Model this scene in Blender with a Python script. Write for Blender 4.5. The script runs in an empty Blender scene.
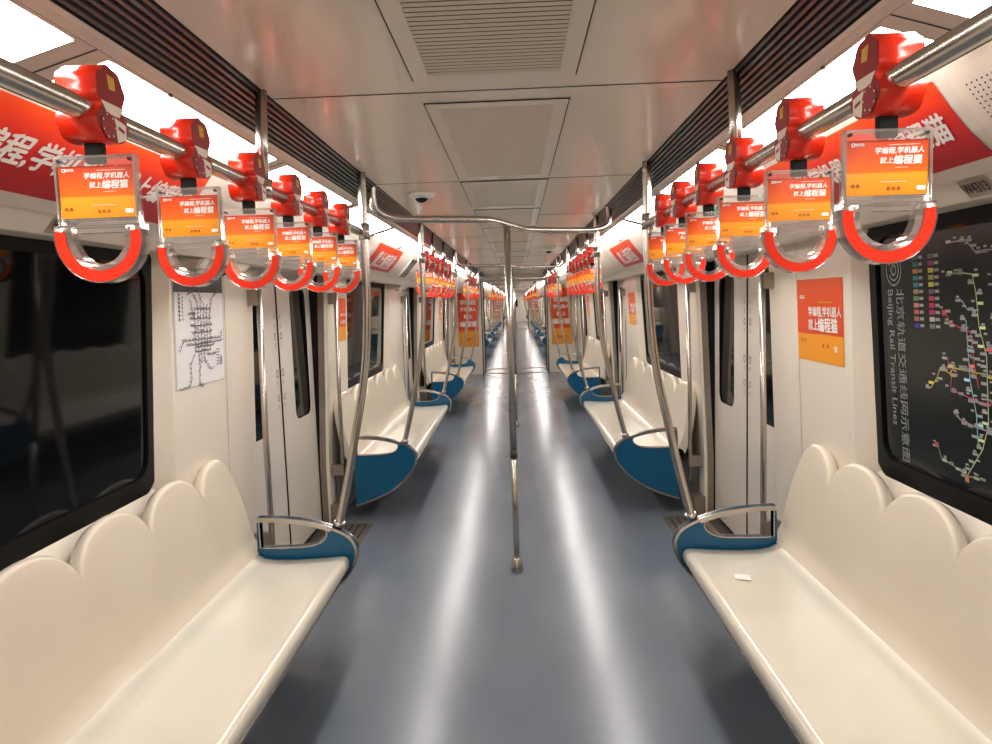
import bpy, bmesh, math, random
from mathutils import Vector, Matrix
random.seed(7)
C = bpy.context.scene.collection
PI = math.pi

# ------------------------------------------------------------------ materials
def mat(name, col, rough=.5, metal=0., spec=.5, coat=0., emit=None, es=1., alpha=1., noise=None, bump=None):
    m = bpy.data.materials.new(name); m.use_nodes = True
    nt = m.node_tree; b = nt.nodes['Principled BSDF']
    b.inputs['Base Color'].default_value = (*col, 1); b.inputs['Roughness'].default_value = rough
    b.inputs['Metallic'].default_value = metal; b.inputs['Specular IOR Level'].default_value = spec
    b.inputs['Coat Weight'].default_value = coat; b.inputs['Coat Roughness'].default_value = .12
    if emit: b.inputs['Emission Color'].default_value = (*emit, 1); b.inputs['Emission Strength'].default_value = es
    b.inputs['Alpha'].default_value = alpha
    if noise:                                   # (scale vec, second colour, detail)
        tc = nt.nodes.new('ShaderNodeTexCoord'); mp = nt.nodes.new('ShaderNodeMapping')
        mp.inputs['Scale'].default_value = noise[0]
        nz = nt.nodes.new('ShaderNodeTexNoise'); nz.inputs['Scale'].default_value = 1.; nz.inputs['Detail'].default_value = noise[2]
        mx = nt.nodes.new('ShaderNodeMix'); mx.data_type = 'RGBA'
        rp = nt.nodes.new('ShaderNodeMapRange'); rp.inputs[1].default_value = .25; rp.inputs[2].default_value = .75
        nt.links.new(tc.outputs['Object'], mp.inputs['Vector']); nt.links.new(mp.outputs[0], nz.inputs['Vector'])
        nt.links.new(nz.outputs['Fac'], rp.inputs[0]); nt.links.new(rp.outputs[0], mx.inputs[0])
        mx.inputs[6].default_value = (*col, 1); mx.inputs[7].default_value = (*noise[1], 1)
        nt.links.new(mx.outputs[2], b.inputs['Base Color'])
        if len(noise) > 3:
            r2 = nt.nodes.new('ShaderNodeMapRange'); r2.inputs[3].default_value = rough; r2.inputs[4].default_value = noise[3]
            nt.links.new(nz.outputs['Fac'], r2.inputs[0]); nt.links.new(r2.outputs[0], b.inputs['Roughness'])
    if bump:
        tc = nt.nodes.new('ShaderNodeTexCoord'); nz = nt.nodes.new('ShaderNodeTexNoise'); nz.inputs['Scale'].default_value = bump[0]
        bp = nt.nodes.new('ShaderNodeBump'); bp.inputs['Strength'].default_value = bump[1]; bp.inputs['Distance'].default_value = .002
        nt.links.new(tc.outputs['Object'], nz.inputs['Vector']); nt.links.new(nz.outputs['Fac'], bp.inputs['Height'])
        nt.links.new(bp.outputs[0], b.inputs['Normal'])
    return m

def grad(name, axis, stops, rough=.35, spec=.5):  # vertical colour bands printed on a flat thing, along Generated coords
    m = mat(name, stops[0][1], rough, spec=spec); nt = m.node_tree; b = nt.nodes['Principled BSDF']
    tc = nt.nodes.new('ShaderNodeTexCoord'); sp = nt.nodes.new('ShaderNodeSeparateXYZ'); cr = nt.nodes.new('ShaderNodeValToRGB')
    nt.links.new(tc.outputs['Generated'], sp.inputs[0]); nt.links.new(sp.outputs[axis], cr.inputs[0])
    e = cr.color_ramp.elements
    while len(e) < len(stops): e.new(.5)
    for k, (p, c) in enumerate(stops): e[k].position = p; e[k].color = (*c, 1)
    nt.links.new(cr.outputs[0], b.inputs['Base Color'])
    return m

M = {}
M['ceiling'] = mat('ceiling_paint', (.69, .61, .50), .30, coat=.25, noise=((1.2, .35, 1), (.73, .65, .54), 2))
M['joint'] = mat('dark_joint', (.03, .027, .025), .7)
M['wall'] = mat('cream_lining', (.82, .755, .66), .32, coat=.2, noise=((1.5, 1.5, 1.2), (.80, .71, .60), 2))
M['wall_grey'] = mat('grey_underseat_shade', (.30, .29, .28), .5)  # underseat shading put into the colour
M['header'] = mat('header_lining', (.74, .68, .60), .35)
M['slot'] = mat('louvre_dark', (.022, .021, .02), .45)
M['slotrib'] = mat('louvre_rib', (.13, .125, .12), .35, metal=.6)
M['frame'] = mat('light_frame', (.58, .52, .45), .4)
M['lamp'] = mat('lamp_diffuser', (1, 1, 1), .5, emit=(1, .965, .92), es=13.5)
M['seat'] = mat('moulded_seat', (.78, .72, .60), .22, coat=.35, noise=((1.3, 3.2, 2), (.70, .67, .58), 1))
M['back'] = mat('moulded_back', (.78, .71, .59), .30, coat=.25, noise=((2, 2.4, 2.6), (.72, .64, .53), 1))
M['blue'] = mat('teal_blue_panel', (.003, .115, .235), .35, coat=.3)
M['steel'] = mat('brushed_steel', (.56, .52, .475), .27, metal=1.)
M['steel_tan'] = mat('tan_steel', (.42, .36, .31), .4, metal=.8)
M['steel_dark'] = mat('dark_steel', (.10, .09, .08), .45, metal=.5)
M['black'] = mat('black_rubber', (.004, .004, .0045), .45, spec=.3)
M['webbing'] = mat('black_webbing', (.012, .012, .014), .8, bump=(400, .5))
M['glass'] = mat('dark_window_glass', (.004, .005, .006), .05, spec=.28)
M['door'] = mat('door_paint', (.72, .665, .60), .35, coat=.15)
M['red'] = mat('red_plastic', (.78, .035, .012), .28, coat=.5)
M['redside'] = mat('maroon_print', (.32, .015, .018), .4)
M['cream'] = mat('cream_print', (.86, .74, .62), .4)
M['gold'] = mat('gold_print', (.72, .42, .06), .4)
M['ringred'] = mat('ring_red', (.86, .05, .02), .18, coat=.6)
M['white'] = mat('white_print', (.90, .88, .84), .45)
M['paper'] = mat('white_paper', (.80, .79, .80), .4)
M['ink'] = mat('black_ink', (.03, .03, .035), .5)
M['greyink'] = mat('grey_ink', (.25, .25, .27), .5)
M['dkbanner'] = mat('dark_banner', (.03, .03, .035), .4)
M['silver'] = mat('silver_print', (.26, .265, .27), .4)
M['mapbase'] = mat('map_film', (.011, .016, .015), .22)
M['plate'] = mat('plate_grey', (.40, .34, .28), .4)
M['green'] = mat('green_sign', (.02, .35, .12), .5)
M['screen'] = mat('dark_screen', (.10, .11, .125), .15)
M['vent'] = mat('vent_panel', (.66, .60, .50), .45)
M['dark'] = mat('vent_dark', (.07, .055, .04), .7)
M['card'] = grad('ad_card_print', 2, [(0, (.86, .33, .02)), (.39, (.90, .38, .025)), (.43, (.84, .17, .015)), (.75, (.78, .10, .012)), (1, (.70, .07, .012))], .3)
M['poster'] = grad('poster_print', 2, [(0, (.87, .36, .02)), (.33, (.87, .36, .02)), (.335, (.74, .075, .012)), (1, (.80, .10, .012))], .35)
M['tallposter'] = grad('tall_poster_print', 2, [(0, (.87, .34, .03)), (.27, (.87, .36, .02)), (.30, (.75, .08, .015)), (1, (.80, .09, .015))], .4)
M['banner'] = grad('banner_print', 2, [(0, (.55, .012, .02)), (.45, (.66, .02, .02)), (.85, (.82, .06, .012)), (1, (.86, .10, .015))], .35)
def acrylic():
    m = bpy.data.materials.new('clear_acrylic'); m.use_nodes = True; nt = m.node_tree
    nt.nodes.clear(); o = nt.nodes.new('ShaderNodeOutputMaterial')
    t = nt.nodes.new('ShaderNodeBsdfTransparent'); t.inputs[0].default_value = (.97, .955, .95, 1)
    g = nt.nodes.new('ShaderNodeBsdfGlossy'); g.inputs['Roughness'].default_value = .08; g.inputs[0].default_value = (1, .97, .95, 1)
    d = nt.nodes.new('ShaderNodeBsdfDiffuse'); d.inputs[0].default_value = (.85, .78, .74, 1)
    mx = nt.nodes.new('ShaderNodeMixShader'); mx2 = nt.nodes.new('ShaderNodeMixShader'); mx2.inputs[0].default_value = .13
    lw = nt.nodes.new('ShaderNodeLayerWeight'); lw.inputs[0].default_value = .45
    nt.links.new(lw.outputs['Fresnel'], mx.inputs[0]); nt.links.new(t.outputs[0], mx.inputs[1]); nt.links.new(g.outputs[0], mx.inputs[2])
    nt.links.new(mx.outputs[0], mx2.inputs[1]); nt.links.new(d.outputs[0], mx2.inputs[2]); nt.links.new(mx2.outputs[0], o.inputs[0])
    return m
M['acrylic'] = acrylic()
def floor_mat():
    m = mat('floor_vinyl', (.160, .186, .226), .16, spec=.42, noise=((2.5, .8, 1), (.208, .235, .275), 4, .27))
    nt = m.node_tree; b = nt.nodes['Principled BSDF']
    v = nt.nodes.new('ShaderNodeTexNoise'); v.inputs['Scale'].default_value = 160.; tc = nt.nodes.new('ShaderNodeTexCoord')
    bp = nt.nodes.new('ShaderNodeBump'); bp.inputs['Strength'].default_value = .10; bp.inputs['Distance'].default_value = .001
    nt.links.new(tc.outputs['Object'], v.inputs['Vector']); nt.links.new(v.outputs['Fac'], bp.inputs['Height']); nt.links.new(bp.outputs[0], b.inputs['Normal'])
    return m
M['floor'] = floor_mat()

# ------------------------------------------------------------------ mesh helpers
class MB:
    def __init__(s): s.v = []; s.f = []; s.mi = []; s.mats = []; s.smooth = []
    def _m(s, m):
        if m not in s.mats: s.mats.append(m)
        return s.mats.index(m)
    def add(s, vs, fs, m, smooth=False):
        o = len(s.v); s.v += [tuple(v) for v in vs]; k = s._m(m)
        for f in fs: s.f.append([o + i for i in f]); s.mi.append(k); s.smooth.append(smooth)
        return s
    def box(s, x0, x1, y0, y1, z0, z1, m):
        vs = [(x, y, z) for x in (x0, x1) for y in (y0, y1) for z in (z0, z1)]
        return s.add(vs, [(0, 1, 3, 2), (4, 6, 7, 5), (0, 4, 5, 1), (2, 3, 7, 6), (0, 2, 6, 4), (1, 5, 7, 3)], m)
    def prism(s, poly, fn, a, b, m, smooth=False, caps=True, capmat=None):   # poly of 2D points, fn(u, v, w) -> 3D, w from a to b
        n = len(poly); vs = [fn(u, v, a) for u, v in poly] + [fn(u, v, b) for u, v in poly]
        s.add(vs, [(i, (i + 1) % n, n + (i + 1) % n, n + i) for i in range(n)], m, smooth)
        if caps: s.add(vs, [tuple(range(n))[::-1], tuple(range(n, 2 * n))], capmat or m)
        return s
    def grid(s, rows, m, smooth=True, closed=False):
        n = len(rows[0]); vs = [p for r in rows for p in r]; fs = []
        for i in range(len(rows) - 1):
            for j in range(n if closed else n - 1):
                fs.append((i * n + j, i * n + (j + 1) % n, (i + 1) * n + (j + 1) % n, (i + 1) * n + j))
        return s.add(vs, fs, m, smooth)
    def tube(s, path, r, m, n=12, caps=True):
        P = [Vector(p) for p in path]; rows = []; T0 = (P[1] - P[0]).normalized()
        up = Vector((0, 0, 1)) if abs(T0.z) < .9 else Vector((1, 0, 0)); N = T0.cross(up).normalized()
        for i, p in enumerate(P):
            T = ((P[min(i + 1, len(P) - 1)] - P[max(i - 1, 0)])).normalized()
            N = (N - T * N.dot(T)).normalized(); B = T.cross(N); rr = r[i] if isinstance(r, (list, tuple)) else r
            rows.append([p + (N * math.cos(2 * PI * k / n) + B * math.sin(2 * PI * k / n)) * rr for k in range(n)])
        s.grid(rows, m, True, True)
        if caps: s.add(rows[0], [tuple(range(n))], m); s.add(rows[-1], [tuple(range(n))[::-1]], m)
        return s
    def build(s, name, parent=None, bevel=0, share=None):
        me = bpy.data.meshes.new(name); me.from_pydata(s.v, [], s.f)
        for m in s.mats: me.materials.append(M[m] if isinstance(m, str) else m)
        for p, k, sm in zip(me.polygons, s.mi, s.smooth): p.material_index = k; p.use_smooth = sm
        bm = bmesh.new(); bm.from_mesh(me)
        bmesh.ops.remove_doubles(bm, verts=bm.verts, dist=1e-6)
        bmesh.ops.recalc_face_normals(bm, faces=bm.faces)
        if bevel: bmesh.ops.bevel(bm, geom=[e for e in bm.edges if e.is_manifold and e.calc_face_angle(0) > .6], offset=bevel, segments=2, affect='EDGES', clamp_overlap=True)
        bm.to_mesh(me); bm.free(); me.update()
        o = bpy.data.objects.new(name, me); C.objects.link(o)
        if parent: o.parent = parent
        return o

def tag(o, label=None, cat=None, group=None, kind=None):
    if label: o['label'] = label
    if cat: o['category'] = cat
    if group: o['group'] = group
    if kind: o['kind'] = kind
    return o
def thing(name, label, cat, loc=(0, 0, 0), group=None, rz=0):
    o = bpy.data.objects.new(name, None); C.objects.link(o); o.location = loc; o.rotation_euler = (0, 0, rz)
    o.empty_display_size = .05
    return tag(o, label, cat, group)
KIDS = {}
def dup(root, loc, label=None, group=None, rz=None, scale=None):
    r = root.copy(); C.objects.link(r); r.location = loc
    if rz is not None: r.rotation_euler = (0, 0, rz)
    if scale: r.scale = scale
    if label: r['label'] = label
    if group: r['group'] = group
    for ch in list(root.children):
        c = ch.copy(); C.objects.link(c); c.parent = r
        for g in list(ch.children):
            d = g.copy(); C.objects.link(d); d.parent = c
    return r
def struct(o): o['kind'] = 'structure'; return o

_tc = {}
def text_mesh(s, size, shear=0., align='CENTER', res=2):
    """vertices (2D) and faces of lettering in a plane"""
    key = (s, size, shear, align, res)
    if key in _tc: return _tc[key]
    cu = bpy.data.curves.new('lettering', 'FONT'); cu.body = s; cu.size = size; cu.align_x = align; cu.align_y = 'CENTER'
    cu.shear = shear; cu.resolution_u = res
    ob = bpy.data.objects.new('lettering_source', cu); C.objects.link(ob)
    dg = bpy.context.evaluated_depsgraph_get(); dg.update()
    me = bpy.data.meshes.new_from_object(ob.evaluated_get(dg))
    vs = [(v.co.x, v.co.y) for v in me.vertices]; fs = [tuple(p.vertices) for p in me.polygons]
    bpy.data.objects.remove(ob); bpy.data.meshes.remove(me); bpy.data.curves.remove(cu)
    _tc[key] = (vs, fs); return _tc[key]
def put_text(mb, s, size, fn, m, u=0, v=0, **k):        # fn(u, v) -> 3D
    bold = k.pop('bold', 0); k['res'] = 2
    vs, fs = text_mesh(s, size, **k)
    o0, o1, o2 = Vector(fn(u, v)), Vector(fn(u + .001, v)), Vector(fn(u, v + .001)); nn = (o1 - o0).cross(o2 - o0).normalized() * .00012
    for q, (dx, dy) in enumerate(((-1, 0), (1, 0), (0, .7), (0, -.7)) if bold else ((0, 0),)):
        mb.add([Vector(fn(a + u + dx * bold * size, b + v + dy * bold * size)) + nn * q for a, b in vs], fs, m)
def rrect(x0, x1, y0, y1, r, n=6):
    out = []
    for cx, cy, a in ((x1 - r, y1 - r, 0), (x0 + r, y1 - r, 90), (x0 + r, y0 + r, 180), (x1 - r, y0 + r, 270)):
        for k in range(n + 1):
            t = math.radians(a + 90 * k / n); out.append((cx + r * math.cos(t), cy + r * math.sin(t)))
    return out
def ringface(mb, outer, inner, fn, m):
    n = len(outer); vs = [fn(*p) for p in outer] + [fn(*p) for p in inner]
    mb.add(vs, [(i, (i + 1) % n, n + (i + 1) % n, n + i) for i in range(n)], m)
SIDE = {-1: 'left', 1: 'right'}
ORD = ['first', 'second', 'third', 'fourth', 'fifth', 'sixth', 'seventh', 'eighth', 'ninth', 'tenth', 'eleventh', 'twelfth', 'thirteenth',
       'fourteenth', 'fifteenth', 'sixteenth', 'seventeenth', 'eighteenth', 'nineteenth', 'twentieth']
def nth(i): return ORD[i] if i < len(ORD) else ORD[19]

# ------------------------------------------------------------------ plan of the train (metres; y runs down the carriage)
Y0 = -1.6                       # interior continues behind the photographer
P = 4.88
CAR = [  # y start, y end, benches (start, end), doors (centre)
    dict(y0=Y0, y1=16.0, bench=[(.37, 3.22), (5.27, 8.10), (10.15, 12.98)], door=[4.42, 9.30, 14.12]),
    dict(y0=17.2, y1=40.6, bench=[(20.2 + P * k, 23.03 + P * k) for k in range(4)], door=[19.15 + P * k for k in range(5)]),
    dict(y0=41.8, y1=56.0, bench=[(44.8 + P * k, 47.6 + P * k) for k in range(2)], door=[43.8 + P * k for k in range(3)]),
]
DH = .73                        # half door opening
ZC = 2.19                       # ceiling height

def lean(z): return .058 * max(0, z - .92) / .93    # the windows follow the body side inwards towards the roof
# wall section x(z)
def wx(z):
    if z < .45: return 1.365
    if z < .93: return 1.365 - .02 * (z - .45) / .48
    return 1.345 - .035 * (z - .93) / .9
HEAD = [(.906, 2.058), (.912, 2.048), (.925, 2.03), (.965, 1.975), (1.01, 1.922), (1.06, 1.875), (1.10, 1.852), (1.105, 1.858), (1.112, 1.856), (1.155, 1.808), (1.165, 1.806), (1.50, 1.84)]

for ci, car in enumerate(CAR):
    y0, y1 = car['y0'], car['y1']; n = ci + 1
    # ceiling
    mb = MB(); mb.add([(-.63, y0, ZC), (.63, y0, ZC), (.63, y1, ZC), (-.63, y1, ZC)], [(0, 1, 2, 3)], 'ceiling')
    mb.box(-1.5, 1.5, y0, y1, 2.35, 2.37, 'joint')
    jy = 2.08 - 1.5 * 2 if ci == 0 else y0 + .8
    while jy < y1 - .1:
        if jy > y0: mb.box(-.63, .63, jy - .0025, jy + .0025, ZC - .0012, ZC - .0004, 'joint')
        jy += 1.5
    struct(mb.build('ceiling'))
    # floor
    mb = MB(); mb.box(-1.06, 1.06, y0, y1, -.04, 0, 'floor')
    ys = [y0] + [v for d in car['door'] for v in (d - DH, d + DH)] + [y1]
    for s in (-1, 1):
        for a, b in zip(ys[::2], ys[1::2]):
            xa, xb = sorted((s * 1.06, s * 1.365)); mb.box(xa, xb, a, b, -.04, 0, 'floor')
    struct(mb.build('floor'))
    for s in (-1, 1):
        for d in car['door']:
            mb = MB(); xa, xb = sorted((s * 1.06, s * 1.36)); mb.box(xa, xb, d - DH, d + DH, -.04, .002, 'steel_tan')
            for k in range(5):
                xx = s * (1.10 + .05 * k); mb.box(min(xx, xx + s * .012), max(xx, xx + s * .012), d - DH + .02, d + DH - .02, .002, .005, 'steel_dark')
            xa, xb = sorted((s * 1.36, s * 1.50)); mb.box(xa, xb, d - DH, d + DH, -.04, -.001, 'steel_dark')
            struct(mb.build('trim_%d' % (10 * n + car['door'].index(d) * 2 + (s > 0))))
    # side walls: pillars, sill, lower lining, header
    for s in (-1, 1):
        mb = MB()
        prof = lambda pts, a, b, m, sm=False: mb.grid([[(s * x, a, z) for x, z in pts], [(s * x, b, z) for x, z in pts]], m, sm)
        wz = [0.0, .45, .93, 1.2, 1.5, 1.84]
        edges = [y0]
        for d in car['door']: edges += [d - DH, d + DH]
        edges.append(y1)
        car.setdefault('win', [])
        for a, b in zip(edges[::2], edges[1::2]):
            if b - a > 2.5:
                w0, w1 = a + .55, b - .93 + .02
                if ci == 0 and a == y0: w0, w1 = .85, 2.80
                else: w0, w1 = a + .62, b - .84
                if s < 0: car['win'].append((w0, w1))
                prof([(wx(z), z) for z in wz], a, w0, 'wall'); prof([(wx(z), z) for z in wz], w1, b, 'wall')
                prof([(wx(z), z) for z in (0, .45, .80)] + [(1.375, .87), (1.43, .925)], w0, w1, 'wall', True)
                # slanted reveals beside the window
                for yw, dy in ((w0, -.0), (w1, .0)):
                    g = -1 if yw == w0 else 1
                    rows = [[(s * wx(z), yw, z) for z in (.80, .93, 1.2, 1.5, 1.84)], [(s * (1.43 - lean(z)), yw - g * .07, z) for z in (.80, .93, 1.2, 1.5, 1.84)]]
                    mb.grid(rows, 'wall', False)
                    # reveal lies inside the window bay, so cut the flat behind it
            else: prof([(wx(z), z) for z in wz], a, b, 'wall')
        # jambs at the doors
        for d in car['door']:
            for g in (-1, 1):
                yj = d + g * DH
                mb.grid([[(s * wx(z), yj, z) for z in wz], [(s * (wx(z) + .02), yj - g * .004, z) for z in wz]], 'wall', False)
                mb.grid([[(s * (wx(z) + .02), yj - g * .004, z) for z in wz], [(s * (wx(z) + .065), yj - g * .004, z) for z in wz]], 'steel_tan', False)
                mb.grid([[(s * (wx(z) + .065), yj, z) for z in wz], [(s * (wx(z) + .16), yj, z) for z in wz]], 'black', False)
                for k in range(7): zz = .2 + .25 * k; mb.tube([(s * (wx(zz) + .042), yj - g * .004, zz), (s * (wx(zz) + .042), yj - g * .007, zz)], .004, 'steel_dark', 6)
        prof(HEAD, y0, y1, 'header')
        prof([(1.50, 1.84), (1.50, 2.3)], y0, y1, 'joint')
        for a, b in car['bench']:               # shade under the benches, put in as a dark grey sheet
            prof([(wx(0) - .012, .0), (wx(0) - .012, .40)], a + .02, b - .02, 'wall_grey')
        # seam lines on the pillars
        for a, b in car['bench']:
            for yy in (b + .11, a - .11):
                mb.grid([[(s * (wx(z) - .0012), yy - .0022, z) for z in wz[1:]], [(s * (wx(z) - .0012), yy + .0022, z) for z in wz[1:]]], 'plate', False)
        struct(mb.build('wall_' + SIDE[s]))
        # light cove frame and louvre (structure)
        mb = MB(); A = [(.63, ZC), (.63, ZC + .015), (.735, ZC - .055), (.735, 2.125)]
        mb.grid([[(s * .63, y, ZC), (s * .63, y, 2.25), (s * .726, y, 2.22), (s * .728, y, 2.128)] for y in (y0, y1)], 'slot', False)
        for k in range(7):
            t = (k + .5) / 7; x = .632 + .094 * t; z = ZC - .058 * t
            mb.grid([[(s * (x - .0035), y, z - .001), (s * (x + .0035), y, z - .004), (s * (x + .0045), y, z + .012), (s * (x - .003), y, z + .015)] for y in (y0, y1)], 'slotrib', False, True)
        struct(mb.build('trim_%d' % (100 + n * 2 + (s > 0))))
        mb = MB()
        mb.grid([[(s * x, y, z) for x, z in ((.728, 2.128), (.733, 2.119), (.753, 2.110), (.755, 2.112))] for y in (y0, y1)], 'frame', False)
        mb.grid([[(s * x, y, z) for x, z in ((.900, 2.068), (.902, 2.064), (.908, 2.056))] for y in (y0, y1)], 'frame', False)
        struct(mb.build('trim_%d' % (200 + n * 2 + (s > 0))))

# windows of each bay
wn = 0
for ci, car in enumerate(CAR):
    for s in (-1, 1):
        for (w0, w1) in car['win']:
            wn += 1
            a, b = w0 + .05, w1 - .05
            fn = lambda u, v, w: (s * (w - lean(v)), u, v)
            mb = MB(); mb.prism(rrect(a + .03, b - .03, .955, 1.80, .09), fn, 1.418, 1.432, 'glass')
            w = struct(mb.build('window_%d' % wn))
            mb = MB(); o = rrect(a - .03, b + .03, .895, 1.86, .13); i = rrect(a + .045, b - .045, .97, 1.785, .08)
            ringface(mb, o, i, lambda u, v: (s * (1.408 - lean(v)), u, v), 'black')
            n_ = len(o)
            vs = [(s * (1.408 - lean(v)), u, v) for u, v in i] + [(s * (1.42 - lean(v)), u, v) for u, v in i]; mb.add(vs, [(k, (k + 1) % n_, n_ + (k + 1) % n_, n_ + k) for k in range(n_)], 'black')
            vs = [(s * (1.408 - lean(v)), u, v) for u, v in o] + [(s * (1.44 - lean(v)), u, v) for u, v in o]; mb.add(vs, [(k, (k + 1) % n_, n_ + (k + 1) % n_, n_ + k) for k in range(n_)], 'black')
            mb.build('window_frame', w)

# doors
dn = 0
for ci, car in enumerate(CAR):
    for s in (-1, 1):
        for d in car['door']:
            dn += 1
            e = bpy.data.objects.new('door_%d' % dn, None); C.objects.link(e); e.location = (s * 1.44, d, 0); struct(e)
            tag(e, 'sliding carriage doors on the %s side, %s pair from the camera' % (SIDE[s], nth([q['door'] for q in CAR][0].index(d) if ci == 0 else sum(len(q['door']) for q in CAR[:ci]) + car['door'].index(d))))
            for g in (-1, 1):
                xo = 0
                mb = MB(); fn = lambda u, v, w: (s * (w), g * u, v)
                outer = [(.006, .02), (.725, .02), (.725, 1.86), (.006, 1.86)]
                inner = rrect(.27, .61, .86, 1.74, .07)
                # leaf face with a real window hole
                oo = []
                for (u, v) in inner:
                    cu, cv = (.27 + .61) / 2, (.86 + 1.74) / 2; du, dv = u - cu, v - cv
                    sx = ((.725 - cu) / du if du > 0 else (.006 - cu) / du) if abs(du) > 1e-6 else 1e9
                    sy = ((1.86 - cv) / dv if dv > 0 else (.02 - cv) / dv) if abs(dv) > 1e-6 else 1e9
                    k = min(sx, sy); oo.append((cu + du * k, cv + dv * k))
                ringface(mb, oo, inner, lambda u, v: fn(u, v, 0), 'door')
                # corner fillers
                for cx_, cy_ in ((.725, 1.86), (.006, 1.86), (.006, .02), (.725, .02)):
                    near = sorted(range(len(oo)), key=lambda q: (oo[q][0] - cx_) ** 2 + (oo[q][1] - cy_) ** 2)[:1]
                    pts = [p for p in oo if abs(p[0] - cx_) < 1e-4] ; pts2 = [p for p in oo if abs(p[1] - cy_) < 1e-4]
                    if pts and pts2:
                        pa = min(pts, key=lambda p: abs(p[1] - cy_)); pb = min(pts2, key=lambda p: abs(p[0] - cx_))
                        mb.add([fn(*pa, 0), fn(cx_, cy_, 0), fn(*pb, 0)], [(0, 1, 2)], 'door')
                mb.box(*sorted((0, s * .03)), *sorted((g * .006, g * .012)), .02, 1.86, 'door')
                leaf = mb.build('door_leaf', e)
                mb = MB(); mb.prism(inner, fn, .008, .014, 'glass'); mb.build('door_window', leaf)
                mb = MB(); mb.box(*sorted((-s * .004, s * .02)), *sorted((0, g * .006)), .02, 1.86, 'black'); mb.build('rubber_seal', leaf)
                if ci == 0:                     # little safety pictograms down the leading edge
                    mb = MB(); du = .055
                    for zz, rr in ((1.55, .010), (1.43, .018), (1.20, .020), (1.05, .016)):
                        cc = [(du + rr * math.cos(t * PI / 8), zz + 1.25 * rr * math.sin(t * PI / 8)) for t in range(16)]
                        c2 = [(du + rr * .7 * math.cos(t * PI / 8), zz + 1.25 * rr * .7 * math.sin(t * PI / 8)) for t in range(16)]
                        ringface(mb, cc, c2, lambda u, v: fn(u, v, -.001), 'ink')
                        for k in range(4): mb.add([fn(du - .008, zz - .045 - .007 * k, -.001), fn(du + .008, zz - .045 - .007 * k, -.001), fn(du + .008, zz - .042 - .007 * k, -.001), fn(du - .008, zz - .042 - .007 * k, -.001)], [(0, 1, 2, 3)], 'ink')
                    for k in range(8): mb.add([fn(du - .004, .80 + .013 * k, -.001), fn(du + .004, .80 + .013 * k, -.001), fn(du + .004, .808 + .013 * k, -.001), fn(du - .004, .808 + .013 * k, -.001)], [(0, 1, 2, 3)], 'gold')
                    if g > 0 or True: mb.build('safety_sticker', leaf)

# ------------------------------------------------------------------ gangways, carriage ends, far end
def end_frame(y, face, poster=False, idx=0):
    mb = MB(); t = .05
    for s in (-1, 1):
        xa, xb = sorted((s * .72, s * 1.5)); mb.box(xa, xb, y, y + t, 0, 2.3, 'wall')
        xa, xb = sorted((s * .715, s * .74)); mb.box(xa, xb, y - .008, y, 0, 2.06, 'steel_dark')
    mb.box(-.72, .72, y, y + t, 2.06, 2.3, 'wall')
    return struct(mb.build('wall_end'))
gi = 0
for (a, b) in ((16.0, 17.2), (40.6, 41.8)):
    end_frame(a, -1); end_frame(b - .05, 1)
    mb = MB()
    for s in (-1, 1):
        xs = [(s * (.74 + (.03 if k % 2 else 0)), a + .05 + (b - a - .1) * k / 12) for k in range(13)]
        mb.grid([[(x, y, 0) for x, y in xs], [(x, y, 2.06) for x, y in xs]], 'wall', False)
    xs = [((2.055 + (.03 if k % 2 else 0)), a + .05 + (b - a - .1) * k / 12) for k in range(13)]
    mb.grid([[(-.77, y, z) for z, y in xs], [(.77, y, z) for z, y in xs]], 'header', False)
    struct(mb.build('wall_gangway'))
    mb = MB(); mb.box(-.77, .77, a, b, -.04, .002, 'floor'); mb.box(-.72, .72, a, a + .1, .002, .012, 'steel_tan'); mb.box(-.72, .72, b - .1, b, .002, .012, 'steel_tan')
    struct(mb.build('floor_gangway'))
mb = MB(); mb.box(-1.5, 1.5, 56, 56.05, 0, 2.35, 'wall'); mb.box(-1.5, 1.5, Y0 - .05, Y0, 0, 2.35, 'wall'); struct(mb.build('wall_end'))
mb = MB(); mb.box(-.36, .36, 55.95, 56, .02, 1.95, 'door'); dd = struct(mb.build('door_%d' % (dn + 1)))
mb = MB(); mb.box(-.16, .16, 55.93, 55.95, 1.15, 1.7, 'glass'); mb.build('door_window', dd)

# tall posters on the end wall
def tall_poster(s, y, label):
    t = thing('poster', label, 'poster', (s * 1.03, y, 1.235), 'tall posters on the carriage end wall')
    mb = MB(); mb.box(-.225, .225, -.006, 0, -.615, .615, 'tallposter'); mb.build('sheet', t)
    fn = lambda u, v: (u, -.0075, v)
    mb = MB()
    put_text(mb, '学编程', .12, fn, 'white', 0, .36, bold=.03); put_text(mb, '学机器人', .09, fn, 'white', 0, .21, bold=.03)
    put_text(mb, '就上', .10, fn, 'white', 0, .05, bold=.03); put_text(mb, '编程猫', .13, fn, 'white', 0, -.12, bold=.035)
    for k, u in enumerate((-.08, 0, .08)):
        ringface(mb, [(u + .03 * math.cos(q * PI / 8), -.45 + .03 * math.sin(q * PI / 8)) for q in range(16)], [(u + .018 * math.cos(q * PI / 8), -.45 + .018 * math.sin(q * PI / 8)) for q in range(16)], fn, 'redside')
    mb.build('lettering', t)
for s in (-1, 1):
    tall_poster(s, 15.99, 'tall red and orange poster on the carriage end wall, %s of the gangway' % SIDE[s])
    tall_poster(s, 40.59, 'tiny distant tall red poster on the far carriage end wall, %s side' % SIDE[s])

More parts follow.
